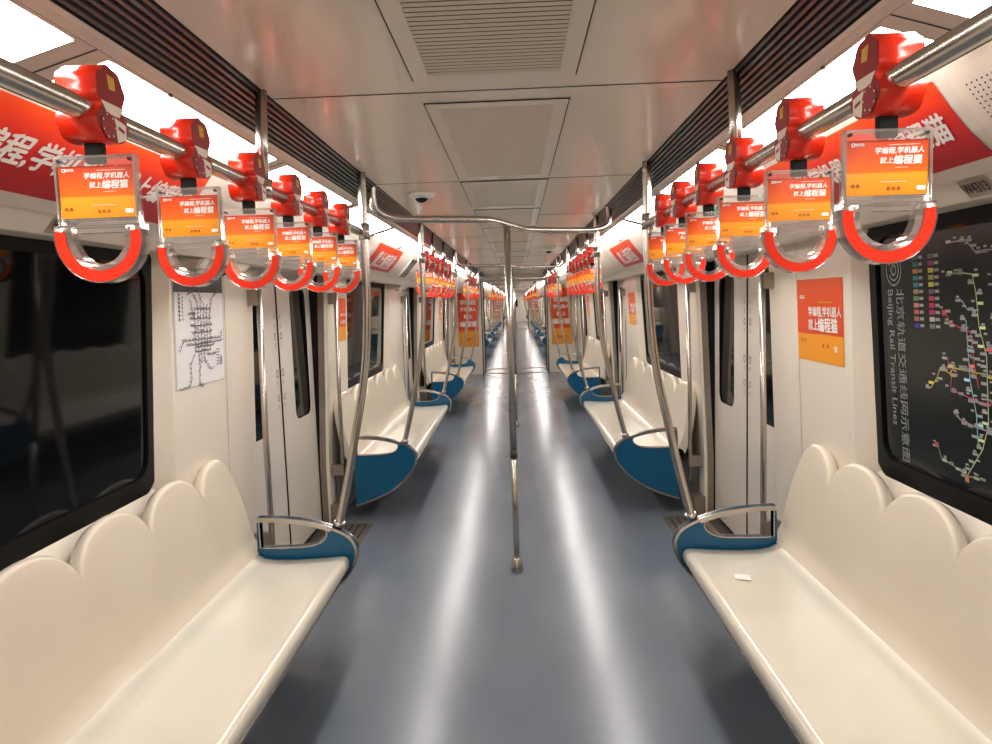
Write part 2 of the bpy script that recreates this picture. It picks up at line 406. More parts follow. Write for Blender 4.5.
# ------------------------------------------------------------------ lamps, vents, camera domes
LN = 0
for ci, car in enumerate(CAR):
    for s in (-1, 1):
        y = 1.42 - 1.13 * 2 if ci == 0 else car['y0'] + .1
        k = 0
        cx = lambda t, dz=0.0: (s * (.752 + .150 * t), 2.110 - .044 * t + dz)
        while y + 1.10 < car['y1'] + .05:
            top = thing('ceiling_light', None, 'ceiling light', (0, 0, 0), 'lit panels in the coves above the benches')
            top['label'] = ('%s lit cove panel from the camera along the %s ceiling edge' % (nth(k).capitalize(), SIDE[s])) if ci == 0 else ('distant lit cove panel, %s on the %s in the %s carriage' % (nth(k), SIDE[s], ORD[ci]))
            mb = MB(); pts = rrect(.06, .97, y + .055, y + 1.075, .035, 5)
            def f(t, yy, dz=0.0): x, z = cx(t, dz); return (x, yy, z)
            # radius is taken in metres along y, so squash it across
            pts = []
            for cxx, cyy, an in ((.955, y + 1.035, 0), (.075, y + 1.035, 90), (.075, y + .095, 180), (.955, y + .095, 270)):
                for q in range(6):
                    t = math.radians(an + 18 * q); pts.append((cxx + .10 * math.cos(t) * (.2 if cxx < .5 else .3), cyy + .04 * math.sin(t)))
            mb.add([f(*p) for p in pts], [tuple(range(len(pts)))], 'lamp')
            mb.build('diffuser', top)
            rect = []
            for (t, yy) in pts: rect.append((0 if t < .5 else 1, y + .0 if yy < y + .5 else y + 1.127))
            mb = MB(); ringface(mb, rect, pts, lambda t, yy: f(t, yy, -.0015), 'frame')
            mb.build('frame', top)
            mb = MB(); x, z = cx(.02, -.004); mb.tube([(x, y + .30, z + .003), (x, y + .30, z - .003)], .006, 'steel_dark', 8); mb.build('latch', top)
            mb = MB(); mb.grid([[f(t, y - .004 + q, -.0025) for t in (0, 1)] for q in (0, .005)], 'joint', False); mb.build('gap', top)
            y += 1.13; k += 1

def vent(y0, y1, kind, label):
    t = thing('ceiling_vent', label, 'air vent', (0, (y0 + y1) / 2, ZC), 'vent panels along the middle of the ceiling'); h = (y1 - y0) / 2
    mb = MB()
    ringface(mb, [(-.213, -h), (.213, -h), (.213, h), (-.213, h)], [(-.17, -h + .05), (.17, -h + .05), (.17, h - .045), (-.17, h - .045)], lambda u, v: (u, v, -.004), 'ceiling')
    mb.build('frame', t)
    mb = MB()
    for x in (-.2145, .2145): mb.box(x - .002, x + .002, -h, h, -.0035, -.0005, 'joint')
    for yy in (-h, h): mb.box(-.2145, .2145, yy - .001, yy + .001, -.0035, -.0005, 'joint')
    mb.build('joint', t)
    mb = MB(); mb.box(-.17, .17, -h + .05, h - .045, -.0015, -.0005, 'dark' if kind else 'vent'); mb.build('backing', t)
    if kind:
        st = .024 if kind == 1 else .017; yy = -h + .055; mb = MB(); w = .60 if kind == 1 else .68
        while yy < h - .05:
            mb.add([(-.17, yy, -.002), (.17, yy, -.002), (.17, yy + st * w * .5, -.006), (-.17, yy + st * w * .5, -.006), (.17, yy + st * w, -.004), (-.17, yy + st * w, -.004)], [(0, 1, 2, 3), (3, 2, 4, 5)], 'vent')
            yy += st
        mb.build('louvre', t)
vk = [(.60, 1.965, 1, 'nearest wide-slatted air vent in the middle of the ceiling'), (2.19, 3.50, 2, 'fine-slatted air vent behind the nearest one in the ceiling'),
      (3.60, 4.56, 0, 'plain flat vent panel in the ceiling before the nearest crossbar'), (4.70, 5.70, 0, 'plain flat vent panel in the ceiling just past the nearest crossbar')]
for a in vk: vent(*a)
yy = 5.85; k = 0
while yy < 15.2:
    L = (1.3, 1.3, .95)[k % 3]; vent(yy, yy + L, (2, 2, 0)[k % 3], 'distant ceiling vent panel, %s beyond the nearest crossbar panels' % nth(k)); yy += L + .12; k += 1
yy = 17.6; k = 0
while yy < 39: vent(yy, yy + 1.3, 2, 'tiny ceiling vent panel in the second carriage, %s beyond the gangway' % nth(k)); yy += 1.5; k += 1

def dome(x, y, label):
    t = thing('security_camera', label, 'camera', (x, y, ZC), 'dome cameras on the ceiling')
    mb = MB(); mb.tube([(0, 0, 0), (0, 0, -.012), (0, 0, -.022), (0, 0, -.028)], [.075, .072, .06, .035], 'white', 24); mb.build('base', t)
    mb = MB(); mb.tube([(0, 0, -.026), (0, 0, -.036), (0, 0, -.045), (0, 0, -.050)], [.034, .031, .02, .004], 'black', 18); mb.build('lens_dome', t)
dome(-.45, 3.92, 'white dome camera on the ceiling left of the vents'); dome(.44, 8.5, 'small distant dome camera on the ceiling at right')

# ------------------------------------------------------------------ benches
def seat_profile():
    return [(.85, .372), (.80, .376), (.778, .386), (.767, .402), (.764, .424), (.768, .442), (.780, .452), (.80, .4545), (.86, .449), (.95, .444), (1.04, .442), (1.11, .444), (1.155, .452), (1.19, .470)]
def back_x(z):
    t = (z - .47) / .46
    return 1.19 + .028 * min(1, t / .12) ** .6 + .085 * t
def make_bench(L, pads, name, label, group):
    """local frame: y from 0 (start) to L, right-hand side (x positive); scaled by -1 in x would mirror, so both sides are built"""
def bench(s, y0, y1, label):
    L = y1 - y0; t = thing('bench', label, 'bench', (0, y0, 0), 'moulded cream benches along both sides'); N = 160
    near = y0 < 1
    pr = seat_profile(); mb = MB(); rows = []
    for j in range(41):
        y = .015 + (L - .03) * j / 40
        rows.append([(s * x, y, z - .006 * 0) for x, z in pr])
    mb.grid(rows, 'seat', True)
    for r_ in (rows[0], rows[-1]): mb.add(list(r_) + [(s * 1.19, r_[0][1], .39)], [tuple(range(len(r_) + 1))], 'seat')
    mb.grid([[(s * .85, y, .372), (s * 1.35, y, .372)] for y in (.015, L - .015)], 'wall_grey', False)
    mb.build('seat', t)
    mb = MB(); mb.tube([(s * .795, .10, .358), (s * .795, L - .10, .358)], .009, 'steel', 8); mb.build('edge_rail', t)
    # scalloped backrest
    if near: cells = [L + y0 - (3.27 + .0) + 0] ; vall = [3.27 - y0, 2.90 - y0, 2.47 - y0, 2.05 - y0, 1.62 - y0, 1.19 - y0, .76 - y0]
    else:
        w = (L - .0) / 6; vall = [L + .03 - w * k for k in range(7)]; vall[-1] = -.03
    vall = sorted(vall)
    if near: vall[0] = .3
    mb = MB(); rows = []; ycoord = []
    for c in range(len(vall) - 1):
        n_ = 22
        for k in range(n_ + (c == len(vall) - 2)):
            q = k / n_; q = .5 - .5 * math.cos(PI * q); ycoord.append((vall[c] + (vall[c + 1] - vall[c]) * q, c, q))
    nc = len(vall) - 1
    for y, c, q in ycoord:
        u = 2 * q - 1
        zt = .795 + .135 * max(0, 1 - abs(u) ** 2.3) ** .62
        if (c == nc - 1 and u > 0) or (c == 0 and u < 0 ):
            zt = .47 + .46 * max(0, 1 - abs(u) ** (2.6 if c else 6)) ** .5
        row = []
        for v in range(15):
            z = .47 + (zt - .47) * v / 14
            # pads are gently hollow between the cusps, with a soft rim
            hollow = 0
            row.append((s * (back_x(z) + hollow), y, z))
        x, _, z = row[-1]; x = abs(x)
        for dx, dz in ((.004, .008), (.014, .014), (.028, .012), (.045, .0), (.055, -.03)): row.append((s * (x + dx), y, z + dz))
        rows.append(row)
    mb.grid(rows, 'back', True); mb.build('backrest', t)
    # end panels with armrest loops
    for g, ye in ((-1, 0), (1, L)):
        if near and g < 0: continue
        fn = lambda u, v, w: (s * u, ye + g * w, v)
        out = bez_panel(); hole = hole_panel(); m2 = MB()
        o2 = shrink(out, .010)
        # blue fill: outline resampled against the opening
        m2.prism_hole = None
        fill_with_hole(m2, out, hole, fn, .0, .034, 'blue')
        pan = m2.build('armrest_panel', t)
        m3 = MB()
        k_ = 17; band(m3, out[:k_], .022, fn, -.004, .040, 'steel', closed=False); band(m3, out[k_ - 1:], .012, fn, -.004, .040, 'steel', closed=False); band(m3, hole, -.005, fn, -.003, .038, 'steel', closed=True)
        m3.build('steel_trim', pan)
    return t
def arc(pts, n=6):                      # Catmull-Rom through points
    out = []
    for i in range(len(pts) - 1):
        p0, p1, p2, p3 = pts[max(i - 1, 0)], pts[i], pts[i + 1], pts[min(i + 2, len(pts) - 1)]
        for k in range(n):
            t = k / n
            out.append(tuple(.5 * ((2 * p1[j]) + (-p0[j] + p2[j]) * t + (2 * p0[j] - 5 * p1[j] + 4 * p2[j] - p3[j]) * t * t + (-p0[j] + 3 * p1[j] - 3 * p2[j] + p3[j]) * t ** 3) for j in range(len(p1))))
    out.append(pts[-1]); return out
def bez_panel():
    return arc([(1.19, .640), (1.08, .636), (.96, .620), (.86, .592), (.785, .558), (.742, .518), (.728, .465), (.745, .40), (.80, .325), (.90, .235), (1.03, .165), (1.20, .105)], 5)
def hole_panel():
    return arc([(1.178, .620), (1.07, .616), (.965, .600), (.878, .575)], 4)[:-1] + arc([(.874, .573), (.868, .555), (.882, .530), (.915, .510), (.97, .500), (1.08, .497), (1.178, .497)], 3)
def shrink(p, d): return p
def band(mb, pts, d, fn, a, b, m, closed):
    n = len(pts); off = []
    for i in range(n):
        if closed: p, q = pts[i - 1], pts[(i + 1) % n]
        else: p, q = pts[max(i - 1, 0)], pts[min(i + 1, n - 1)]
        tx, ty = q[0] - p[0], q[1] - p[1]; l = math.hypot(tx, ty) or 1
        off.append((pts[i][0] - ty / l * d, pts[i][1] + tx / l * d))
    rows = []
    for i in range(n): rows.append([fn(*pts[i], a), fn(*pts[i], b), fn(*off[i], b), fn(*off[i], a)])
    if closed: rows.append(rows[0])
    mb.grid(rows, m, False, True)
def fill_with_hole(mb, out, hole, fn, a, b, m):
    bm = bmesh.new()
    outer = out + [(1.20, .30), (1.193, .60)]
    for w in (a, b):
        ev = []
        for loop in (outer, hole):
            vs = [bm.verts.new(fn(u, v, w)) for u, v in loop]
            ev += [bm.edges.new((vs[i], vs[(i + 1) % len(vs)])) for i in range(len(vs))]
        bmesh.ops.triangle_fill(bm, edges=ev, use_beauty=True, use_dissolve=False)
    bm.verts.index_update()
    vs = [tuple(v.co) for v in bm.verts]; fs = [tuple(v.index for v in f.verts) for f in bm.faces]; bm.free()
    mb.add(vs, fs, m)
    for loop in (outer, hole): mb.prism(loop, fn, a, b, m, caps=False)
bi = 0
for ci, car in enumerate(CAR):
    for s in (-1, 1):
        for k, (a, b) in enumerate(car['bench']):
            if ci == 0: lab = ['nearest cream scalloped bench on the %s with a teal armrest at its far end', 'second cream scalloped bench on the %s, just beyond the first doors', 'third cream bench on the %s, last before the tall poster wall'][k] % SIDE[s]
            else: lab = 'tiny cream bench in the %s carriage, %s on the %s beyond the gangway' % (ORD[ci], nth(k), SIDE[s])
            bench(s, a, b, lab)

# ------------------------------------------------------------------ poles and rails
RX = {-1: -.655, 1: .632}; RZ = {-1: 1.934, 1: 1.920}
def full_pole(s, y, label):
    t = thing('grab_pole', label, 'pole', (s * .63, y, ZC), 'bowed steel poles at the bench ends')
    pts = arc([(0, 0), (.0, -.26), (.003, -.56), (.018, -.80), (.045, -.98), (.085, -1.17), (.13, -1.38), (.185, -1.60)], 5)
    mb = MB(); mb.tube([(s * x, 0, z) for x, z in pts], .0185, 'steel', 14); mb.build('pole', t)
    mb = MB(); mb.tube([(0, 0, -.225), (0, 0, -.295)], .025, 'steel', 14); mb.build('clamp', t); mb = MB(); mb.tube([(s * .181, 0, -1.585), (s * .188, 0, -1.61)], .026, 'steel', 14); mb.build('foot_collar', t)
def stub(s, y, label):
    t = thing('rail_hanger', label, 'pole', (s * .635, y, ZC), 'short steel hangers holding the strap rails')
    mb = MB(); mb.tube([(0, 0, 0), (s * .01, 0, -.255)], .0165, 'steel', 12); mb.build('pole', t)
    mb = MB(); mb.tube([(s * .008, 0, -.235), (s * .01, 0, -.285)], .024, 'steel', 12); mb.build('collar', t)
def rail(s, a, b, label):
    mb = MB(); mb.tube([(RX[s], a, RZ[s]), (RX[s], b, RZ[s])], .019, 'steel', 16)
    tag(mb.build('handrail'), label, 'handrail', 'steel rails carrying the straps')
def crossbar(y, label, label2):
    t = thing('ceiling_crossbar', label, 'handrail', (0, y, 0), 'S-shaped crossbars at the doors')
    p = arc([(-.655, -.54, ZC), (-.655, -.53, 2.11), (-.635, -.51, 2.065), (-.57, -.46, 2.04), (-.45, -.40, 2.035), (-.15, -.30, 2.035), (-.06, -.18, 2.035), (0, 0, 2.035), (.06, .18, 2.035), (.15, .36, 2.035), (.45, .50, 2.035), (.57, .54, 2.04), (.635, .57, 2.065), (.655, .58, 2.11), (.655, .585, ZC)], 6)
    mb = MB(); mb.tube(p, .0185, 'steel', 14); mb.build('bar', t)
    mb = MB(); mb.tube([(-.655, -.54, ZC), (-.655, -.54, ZC - .006)], .026, 'steel', 16); mb.build('collar', t); mb = MB(); mb.tube([(.655, .585, ZC), (.655, .585, ZC - .006)], .026, 'steel', 16); mb.build('collar', t)
    t = thing('centre_pole', label2, 'pole', (0, y, 0), 'upright poles in the middle of the aisle')
    mb = MB(); mb.tube([(0, 0, .70), (0, 0, 2.035)], .0195, 'steel', 16); mb.build('upper_tube', t)
    mb = MB(); mb.tube([(0, 0, .06), (0, 0, .69)], .0175, 'steel', 16); mb.build('lower_tube', t)
    mb = MB(); mb.tube([(0, 0, .685), (0, 0, .735)], .0215, 'steel_dark', 16); mb.tube([(.02, 0, 1.0), (.026, 0, 1.0)], .006, 'steel_dark', 8); mb.build('joint_collar', t)
    mb = MB(); mb.tube([(0, 0, .001), (0, 0, .012), (0, 0, .075), (0, 0, .082)], [.036, .036, .026, .019], 'steel', 18); mb.build('foot', t)
for ci, car in enumerate(CAR):
    for s in (-1, 1):
        for k, (a, b) in enumerate(car['bench']):
            w = ['nearest', 'second', 'third'][k] + ' %s bench' % SIDE[s] if ci == 0 else '%s %s bench, %s carriage' % (nth(k), SIDE[s], ORD[ci])
            full_pole(s, b + .02 + (.01 if ci == 0 else 0), 'bowed steel pole at the far armrest, %s' % w)
            if not (ci == 0 and k == 0): full_pole(s, a - .015, 'bowed steel pole at the near armrest, %s' % w)
            rail(s, a + .05 if k or ci else .3, b + .02, 'horizontal steel strap rail above the %s' % w)
            for q, dy in enumerate((.82, 1.72)):
                if ci == 0 and k == 0: dy = (.6, 1.63)[q]
                if ci == 0 and k == 0 and q == 0: continue
                stub(s, a + dy, 'short steel rail hanger, %s of two, above the %s' % ('nearer' if q == 0 else 'farther', w) if not (ci == 0 and k == 0) else 'short steel hanger in front of the %s louvre above the nearest bench' % SIDE[s])
    for k, d in enumerate(car['door'][:3]):
        yc = 4.154 if (ci == 0 and k == 0) else d - .22
        w = (nth(k) + ' doors') if ci == 0 else '%s doors, %s carriage' % (nth(k), ORD[ci])
        crossbar(yc, 'S-shaped steel bar across the ceiling at the %s' % w, 'upright steel pole in the aisle centre at the %s' % w)

def door_rail(s, y, g, label):       # vertical grab rails beside the doors
    t = thing('door_grab_rail', label, 'handrail', (s * 1.275, y, 0), 'vertical grab rails beside the doors')
    mb = MB(); mb.tube([(0, 0, .26), (s * .0, 0, .9), (-s * .012, 0, 1.72)], .0155, 'steel', 12); mb.build('rail', t)
    for z in (.40, 1.66):
        mb = MB(); mb.box(*sorted((-s * .008, s * .085)), -.022, .022, z - .04, z + .04, 'steel_tan'); mb.build('bracket', t, bevel=.004)
for ci, car in enumerate(CAR[:2]):
    for s in (-1, 1):
        for k, d in enumerate(car['door']):
            for g in (-1, 1):
                door_rail(s, d + g * (DH + .05), g, 'vertical steel grab rail, %s edge of the %s %s doors%s' % ('near' if g < 0 else 'far', nth(k), SIDE[s], '' if ci == 0 else ', second carriage'))

# ------------------------------------------------------------------ strap handles
def handle(name='strap_handle', detail=True):
    """Origin at the rail centre; card faces -y."""
    t = thing(name, 'red strap handle', 'strap handle')
    # red block, an extrusion along x with a two-lobed side outline, the rail passing through it
    out2 = []
    for k in range(31):
        a = math.radians(-48 + 276 * k / 30); r = 1 + .045 * math.cos(a * 7); out2.append((.042 * r * math.cos(a), .036 + .037 * r * math.sin(a)))
    for k in range(23):
        a = math.radians(152 + 236 * k / 22); r = 1 + .02 * math.cos(a * 6); out2.append((.047 * r * math.cos(a), -.020 + .031 * r * math.sin(a)))
    fn = lambda u, v, w: (w, u, v)
    mb = MB(); mb.prism(out2, fn, -.034, .034, 'red', smooth=True); mb.build('clamp_block', t)
    for s in (-1, 1):
        f2 = lambda u, v, d=0.0: (s * (.0348 + d), u, v)
        mb = MB()
        n_ = len(out2); mb.add([f2(u * .98, v * .98) for u, v in out2], [tuple(range(n_))], 'redside')
        mb.add([f2(-.034, .012, .0008), f2(.034, .012, .0008), f2(.018, -.006, .0008), f2(-.018, -.006, .0008)], [(0, 1, 2, 3)], 'cream')
        mb.add([f2(-.012, .058, .0008), f2(.010, .056, .0008), f2(.012, .036, .0008), f2(-.008, .034, .0008)], [(0, 1, 2, 3)], 'gold')
        mb.add([f2(.002, -.008, .0008), f2(.038, -.014, .0008), f2(.036, -.038, .0008), f2(.008, -.049, .0008)], [(0, 1, 2, 3)], 'cream')
        mb.add([f2(.012, -.020, .0012), f2(.030, -.024, .0012), f2(.030, -.030, .0012), f2(.012, -.026, .0012)], [(0, 1, 2, 3)], 'redside')
        cc = [(-.016 + .022 * math.cos(q * PI / 8), -.026 + .022 * math.sin(q * PI / 8)) for q in range(16)]
        mb.add([f2(u, v, .0012) for u, v in cc], [tuple(range(16))], 'redside')
        for q in range(7):
            cu, cv = -.016 + .018 * math.cos(q * 2 * PI / 7), -.026 + .018 * math.sin(q * 2 * PI / 7)
            mb.add([f2(cu + .002 * math.cos(w), cv + .002 * math.sin(w), .0016) for w in (0, PI / 3, 2 * PI / 3, PI, 4 * PI / 3, 5 * PI / 3)], [tuple(range(6))], 'cream')
        mb.build('printed_side', t)
    mb = MB(); mb.box(-.016, .016, -.006, .006, -.083, -.044, 'webbing'); mb.build('strap', t, bevel=.002)
    # card holder
    W, T, B = .069, -.078, -.196
    mb = MB(); fnc = lambda u, v: (u, -.0085, v)
    for x in (-W, W - .004): mb.box(x, x + .004, -.008, .008, B, T, 'acrylic')
    mb.box(-W, W, -.008, .008, T - .004, T, 'acrylic'); mb.box(-W, W, -.008, .008, B, B + .004, 'acrylic')
    mb.box(-W + .004, W - .004, -.008, .008, -.184, -.181, 'acrylic')
    ringface(mb, [(-W, B), (W, B), (W, T), (-W, T)], [(-W + .004, -.182), (W - .004, -.182), (W - .004, T - .017), (-W + .004, T - .017)], fnc, 'acrylic')
    for x in (-W + .009, W - .009): mb.tube([(x, -.010, T - .008), (x, .010, T - .008)], .0028, 'ink', 8)
    mb.build('card_holder', t)
    mb = MB(); mb.box(-W + .005, W - .005, -.005, .005, -.180, T - .017, 'card'); card = mb.build('ad_card', t)
    if detail:
        fc = lambda u, v: (u, -.0058, v)
        mb = MB()
        put_text(mb, '学编程,学机器人', .0108, fc, 'white', .018, -.112, bold=.035, shear=.15, res=1)
        put_text(mb, '就上', .0108, fc, 'white', -.002, -.127, bold=.035, shear=.15, res=1); put_text(mb, '编程猫', .0150, fc, 'white', .031, -.127, bold=.04, shear=.15, res=1)
        put_text(mb, '编程猫', .0050, fc, 'white', -.044, -.1015, bold=.02, res=1)
        ringface(mb, rrect(-.057, -.051, -.1045, -.0985, .001, 1), rrect(-.0555, -.0525, -.103, -.100, .0005, 1), fc, 'white')
        mb.add([fc(u, v) for u, v in rrect(.046, .060, -.1735, -.1665, .0015, 2)], [tuple(range(12))], 'white')
        for u0, u1, v in ((.012, .032, -.138), (.002, .05, -.1030), (-.01, .03, -.160)): mb.add([fc(u0, v), fc(u1, v), fc(u1, v + .0009), fc(u0, v + .0009)], [(0, 1, 2, 3)], 'cream')
        for u in (.002, .010, .018, -.046, -.054):
            vv = -.170 if u > 0 else -.165
            ringface(mb, [(u + .0028 * math.cos(q * PI / 4), vv + .0028 * math.sin(q * PI / 4)) for q in range(8)], [(u + .0014 * math.cos(q * PI / 4), vv + .0014 * math.sin(q * PI / 4)) for q in range(8)], fc, 'redside')
        mb.build('card_print', card)
        mb = MB(); f2 = lambda u, v: (-u, .0058, v)
        put_text(mb, '编程猫', .022, f2, 'white', 0, -.135, bold=.03, res=1); mb.build('card_back_print', card)
    # D-shaped grip: red outside, clear inside
    def dring(r0, r1, y0, y1, m, part, par, squash=1.0):
        mb = MB(); rows = []
        for k in range(25):
            a = math.radians(172 + 196 * k / 24); ca, sa = math.cos(a), math.sin(a)
            c_, z0 = 0, -.212
            rows.append([(r0 * ca, y0, z0 + r0 * sa * 1.02), (r1 * ca, y0, z0 + r1 * sa * 1.02), (r1 * ca, y1, z0 + r1 * sa * 1.02), (r0 * ca, y1, z0 + r0 * sa * 1.02)])
        mb.grid(rows, m, False, True)
        mb.add(rows[0], [(0, 1, 2, 3)], m); mb.add(rows[-1], [(3, 2, 1, 0)], m)
        return mb.build(part, par)
    g = dring(.0735, .0555, -.014, .014, 'ringred', 'grip', t)
    dring(.0550, .0450, -.012, .012, 'acrylic', 'clear_liner', g)
    dring(.0755, .0738, -.0145, .0145, 'acrylic', 'clear_edge', g)
    mb = MB()
    for s in (-1, 1): mb.box(*sorted((s * .048, s * .074)), -.013, .013, -.212, -.192, 'acrylic'); mb.tube([(s * .061, -.016, -.200), (s * .061, .016, -.200)], .004, 'white', 8)
    mb.box(-.048, .048, -.007, .007, -.205, -.196, 'acrylic')
    mb.build('hinge_block', t)
    done = set()
    for c in [q for ch in t.children for q in (ch, *ch.children)]:
        if c.name.startswith(('card', 'ad_card', 'grip', 'clear', 'hinge')) and c.data.name not in done:
            done.add(c.data.name)
            for v in c.data.vertices: v.co.z += .008
    return t
proto = handle(); first = True
def tiny_handle():
    mb = MB(); mb.box(-.037, .037, -.04, .04, -.05, .066, 'red'); mb.box(-.016, .016, -.006, .006, -.083, -.044, 'black')
    mb.box(-.066, .066, -.005, .005, -.182, -.09, 'card')
    rows = []
    for k in range(13):
        a = math.radians(175 + 190 * k / 12); rows.append([(r * math.cos(a), y, -.212 + r * math.sin(a)) for r, y in ((.072, -.012), (.050, -.012), (.050, .012), (.072, .012))])
    mb.grid(rows, 'ringred', False, True)
    return mb.build('strap_handle')
tiny = None
for ci, car in enumerate(CAR):
    for s in (-1, 1):
        for k, (a, b) in enumerate(car['bench']):
            if ci == 0 and k == 0: ys = [(1.215, 1.56, 1.91, 2.24, 2.57, 2.90), (1.185, 1.54, 1.90, 2.24, 2.57, 2.88)][s > 0]
            else: ys = [a + .32 + .385 * q for q in range(6)]
            for q, y in enumerate(ys):
                jit = random.uniform(-.05, .05)
                where = ('above the %s %s bench' % (['nearest', 'second', 'third'][k], SIDE[s])) if ci == 0 else ('above %s %s bench, %s carriage' % (nth(k), SIDE[s], ORD[ci]))
                lab = ('red strap handle with orange card, %s ' % nth(q)) + where
                grp = 'strap handles with ad cards ' + where
                if ci == 0:
                    if first: o = proto; o.location = (RX[s], y, RZ[s]); o['label'] = lab; o['group'] = grp; o.rotation_euler = (0, 0, 0); first = False
                    else: dup(proto, (RX[s], y, RZ[s]), lab, grp, rz=jit * 1.2)
                else:
                    if tiny is None: tiny = tiny_handle(); o = tiny
                    else: o = tiny.copy(); C.objects.link(o)
                    o.location = (RX[s], y, RZ[s]); tag(o, lab, 'strap handle', grp)

# ------------------------------------------------------------------ banners, posters, maps, plates
def head_fn(s, y0, lift=.0016):       # (u along viewer's right, v up the sloped header from its lower edge) -> world
    pts = [(1.085, 1.8605), (1.06, 1.875), (1.01, 1.922), (.965, 1.975), (.925, 2.03), (.905, 2.055)]
    ls = [0]
    for p, q in zip(pts, pts[1:]): ls.append(ls[-1] + math.hypot(q[0] - p[0], q[1] - p[1]))
    def f(u, v):
        v += ls[1]
        i = 0
        while i < len(pts) - 2 and v > ls[i + 1]: i += 1
        t = (v - ls[i]) / (ls[i + 1] - ls[i]); x = pts[i][0] + (pts[i + 1][0] - pts[i][0]) * t; z = pts[i][1] + (pts[i + 1][1] - pts[i][1]) * t
        dx, dz = pts[i + 1][0] - pts[i][0], pts[i + 1][1] - pts[i][1]; l = math.hypot(dx, dz)
        nx, nz = -dz / l, dx / l
        if nz > 0: nx, nz = -nx, -nz
        return (s * (x - abs(nx) * lift), y0 - s * u, z - abs(nz) * lift)
    return f
HL = .207
def banner(s, ya, yb, label, big=True):
    t = thing('advert_banner', label, 'banner', (0, 0, 0), 'red advert banners on the sloped panels above the windows')
    L = yb - ya; f = head_fn(s, (ya + yb) / 2)
    mb = MB(); mb.grid([[f(-L / 2 + L * i / 8, HL * j / 12) for i in range(9)] for j in range(13)], 'banner', True); mb.build('sheet', t)
    f2 = head_fn(s, (ya + yb) / 2, .0034); mb = MB()
    put_text(mb, '学编程,学机器人 就上编程猫' if big else '学编程学机器人就上编程猫', .078 if big else .07, f2, 'white', .02, .098, bold=.035, shear=.25)
    mb.build('lettering', t)
    return t
banner(-1, 1.20, 2.33, 'long red advert banner with white characters above the nearest left window')
banner(1, 1.585, 2.70, 'long red advert banner with white characters above the nearest right window')
def small_banner(s, ya, yb, label):
    t = thing('advert_banner', label, 'banner', (0, 0, 0), 'red advert banners on the sloped panels above the windows')
    L = yb - ya; f = head_fn(s, (ya + yb) / 2)
    mb = MB(); mb.grid([[f(-L / 2 + L * i / 8, HL * (.02 + 1.08 * j / 12)) for i in range(9)] for j in range(13)], 'banner', True); mb.build('sheet', t)
    f2 = head_fn(s, (ya + yb) / 2, .0034); mb = MB(); put_text(mb, '就上编程猫', .15, f2, 'white', .0, .092, bold=.035, shear=.2); mb.build('lettering', t)
for s in (-1, 1):
    for k, (a, b) in enumerate(CAR[0]['bench'][1:]):
        o = (-.10, .95) if s < 0 else (.33, 1.48)
        small_banner(s, a + o[0], a + o[1], 'red advert banner above the %s window of the %s wall' % (['second', 'third'][k], SIDE[s]))

def wall_fn(s, y0, z0, x, lift=.002):     # flat against a pillar, following its slight lean
    def f(u, v, d=0.0): return (s * (wx(z0 + v) - lift - d), y0 - s * u, z0 + v)
    return f
def pillar_poster(s, y, z, W, H, label, detail=True):
    t = thing('poster', label, 'poster', (0, 0, 0), 'orange advert posters on the window pillars'); f = wall_fn(s, y, z, 0)
    mb = MB(); mb.grid([[f(-W / 2 + W * i / 2, -H / 2 + H * j / 6) for i in range(3)] for j in range(7)], 'poster', True); mb.build('sheet', t)
    f2 = wall_fn(s, y, z, 0, .0035); mb = MB(); k = W / .45
    put_text(mb, '学编程,学机器人', .044 * k, f2, 'white', .055 * k, .035, bold=.03); put_text(mb, '就上', .05 * k, f2, 'white', -.055 * k, -.022, bold=.03); put_text(mb, '编程猫', .062 * k, f2, 'white', .085 * k, -.022, bold=.04)
    put_text(mb, '编程猫', .018 * k, f2, 'white', -.165 * k, .10, bold=.02)
    for u0, u1, v in ((.0, .12, -.062), (.0, .14, .075)): mb.add([f2(u0, v), f2(u1, v), f2(u1, v + .005), f2(u0, v + .005)], [(0, 1, 2, 3)], 'gold')
    mb.add([f2(u, v) for u, v in rrect(.145, .175, -.125, -.10, .004, 2)], [tuple(range(12))], 'cream')
    for u in (.04, .085, -.15, -.18):
        vv = -.105 if u > 0 else -.09
        ringface(mb, [(u + .008 * math.cos(q * PI / 4), vv + .008 * math.sin(q * PI / 4)) for q in range(8)], [(u + .004 * math.cos(q * PI / 4), vv + .004 * math.sin(q * PI / 4)) for q in range(8)], f2, 'redside')
    mb.build('lettering', t)
pillar_poster(1, 3.10, 1.475, .46, .355, 'orange advert poster on the pillar between the nearest right window and doors')
pillar_poster(1, 8.06, 1.475, .46, .355, 'small orange advert poster on the pillar past the second right window')
pillar_poster(-1, 5.60, 1.50, .24, .33, 'orange advert poster edge-on beside the second left window')
for s in (-1, 1): pillar_poster(s, 12.95, 1.475, .46, .355, 'tiny orange advert poster on the %s pillar past the third window' % SIDE[s])

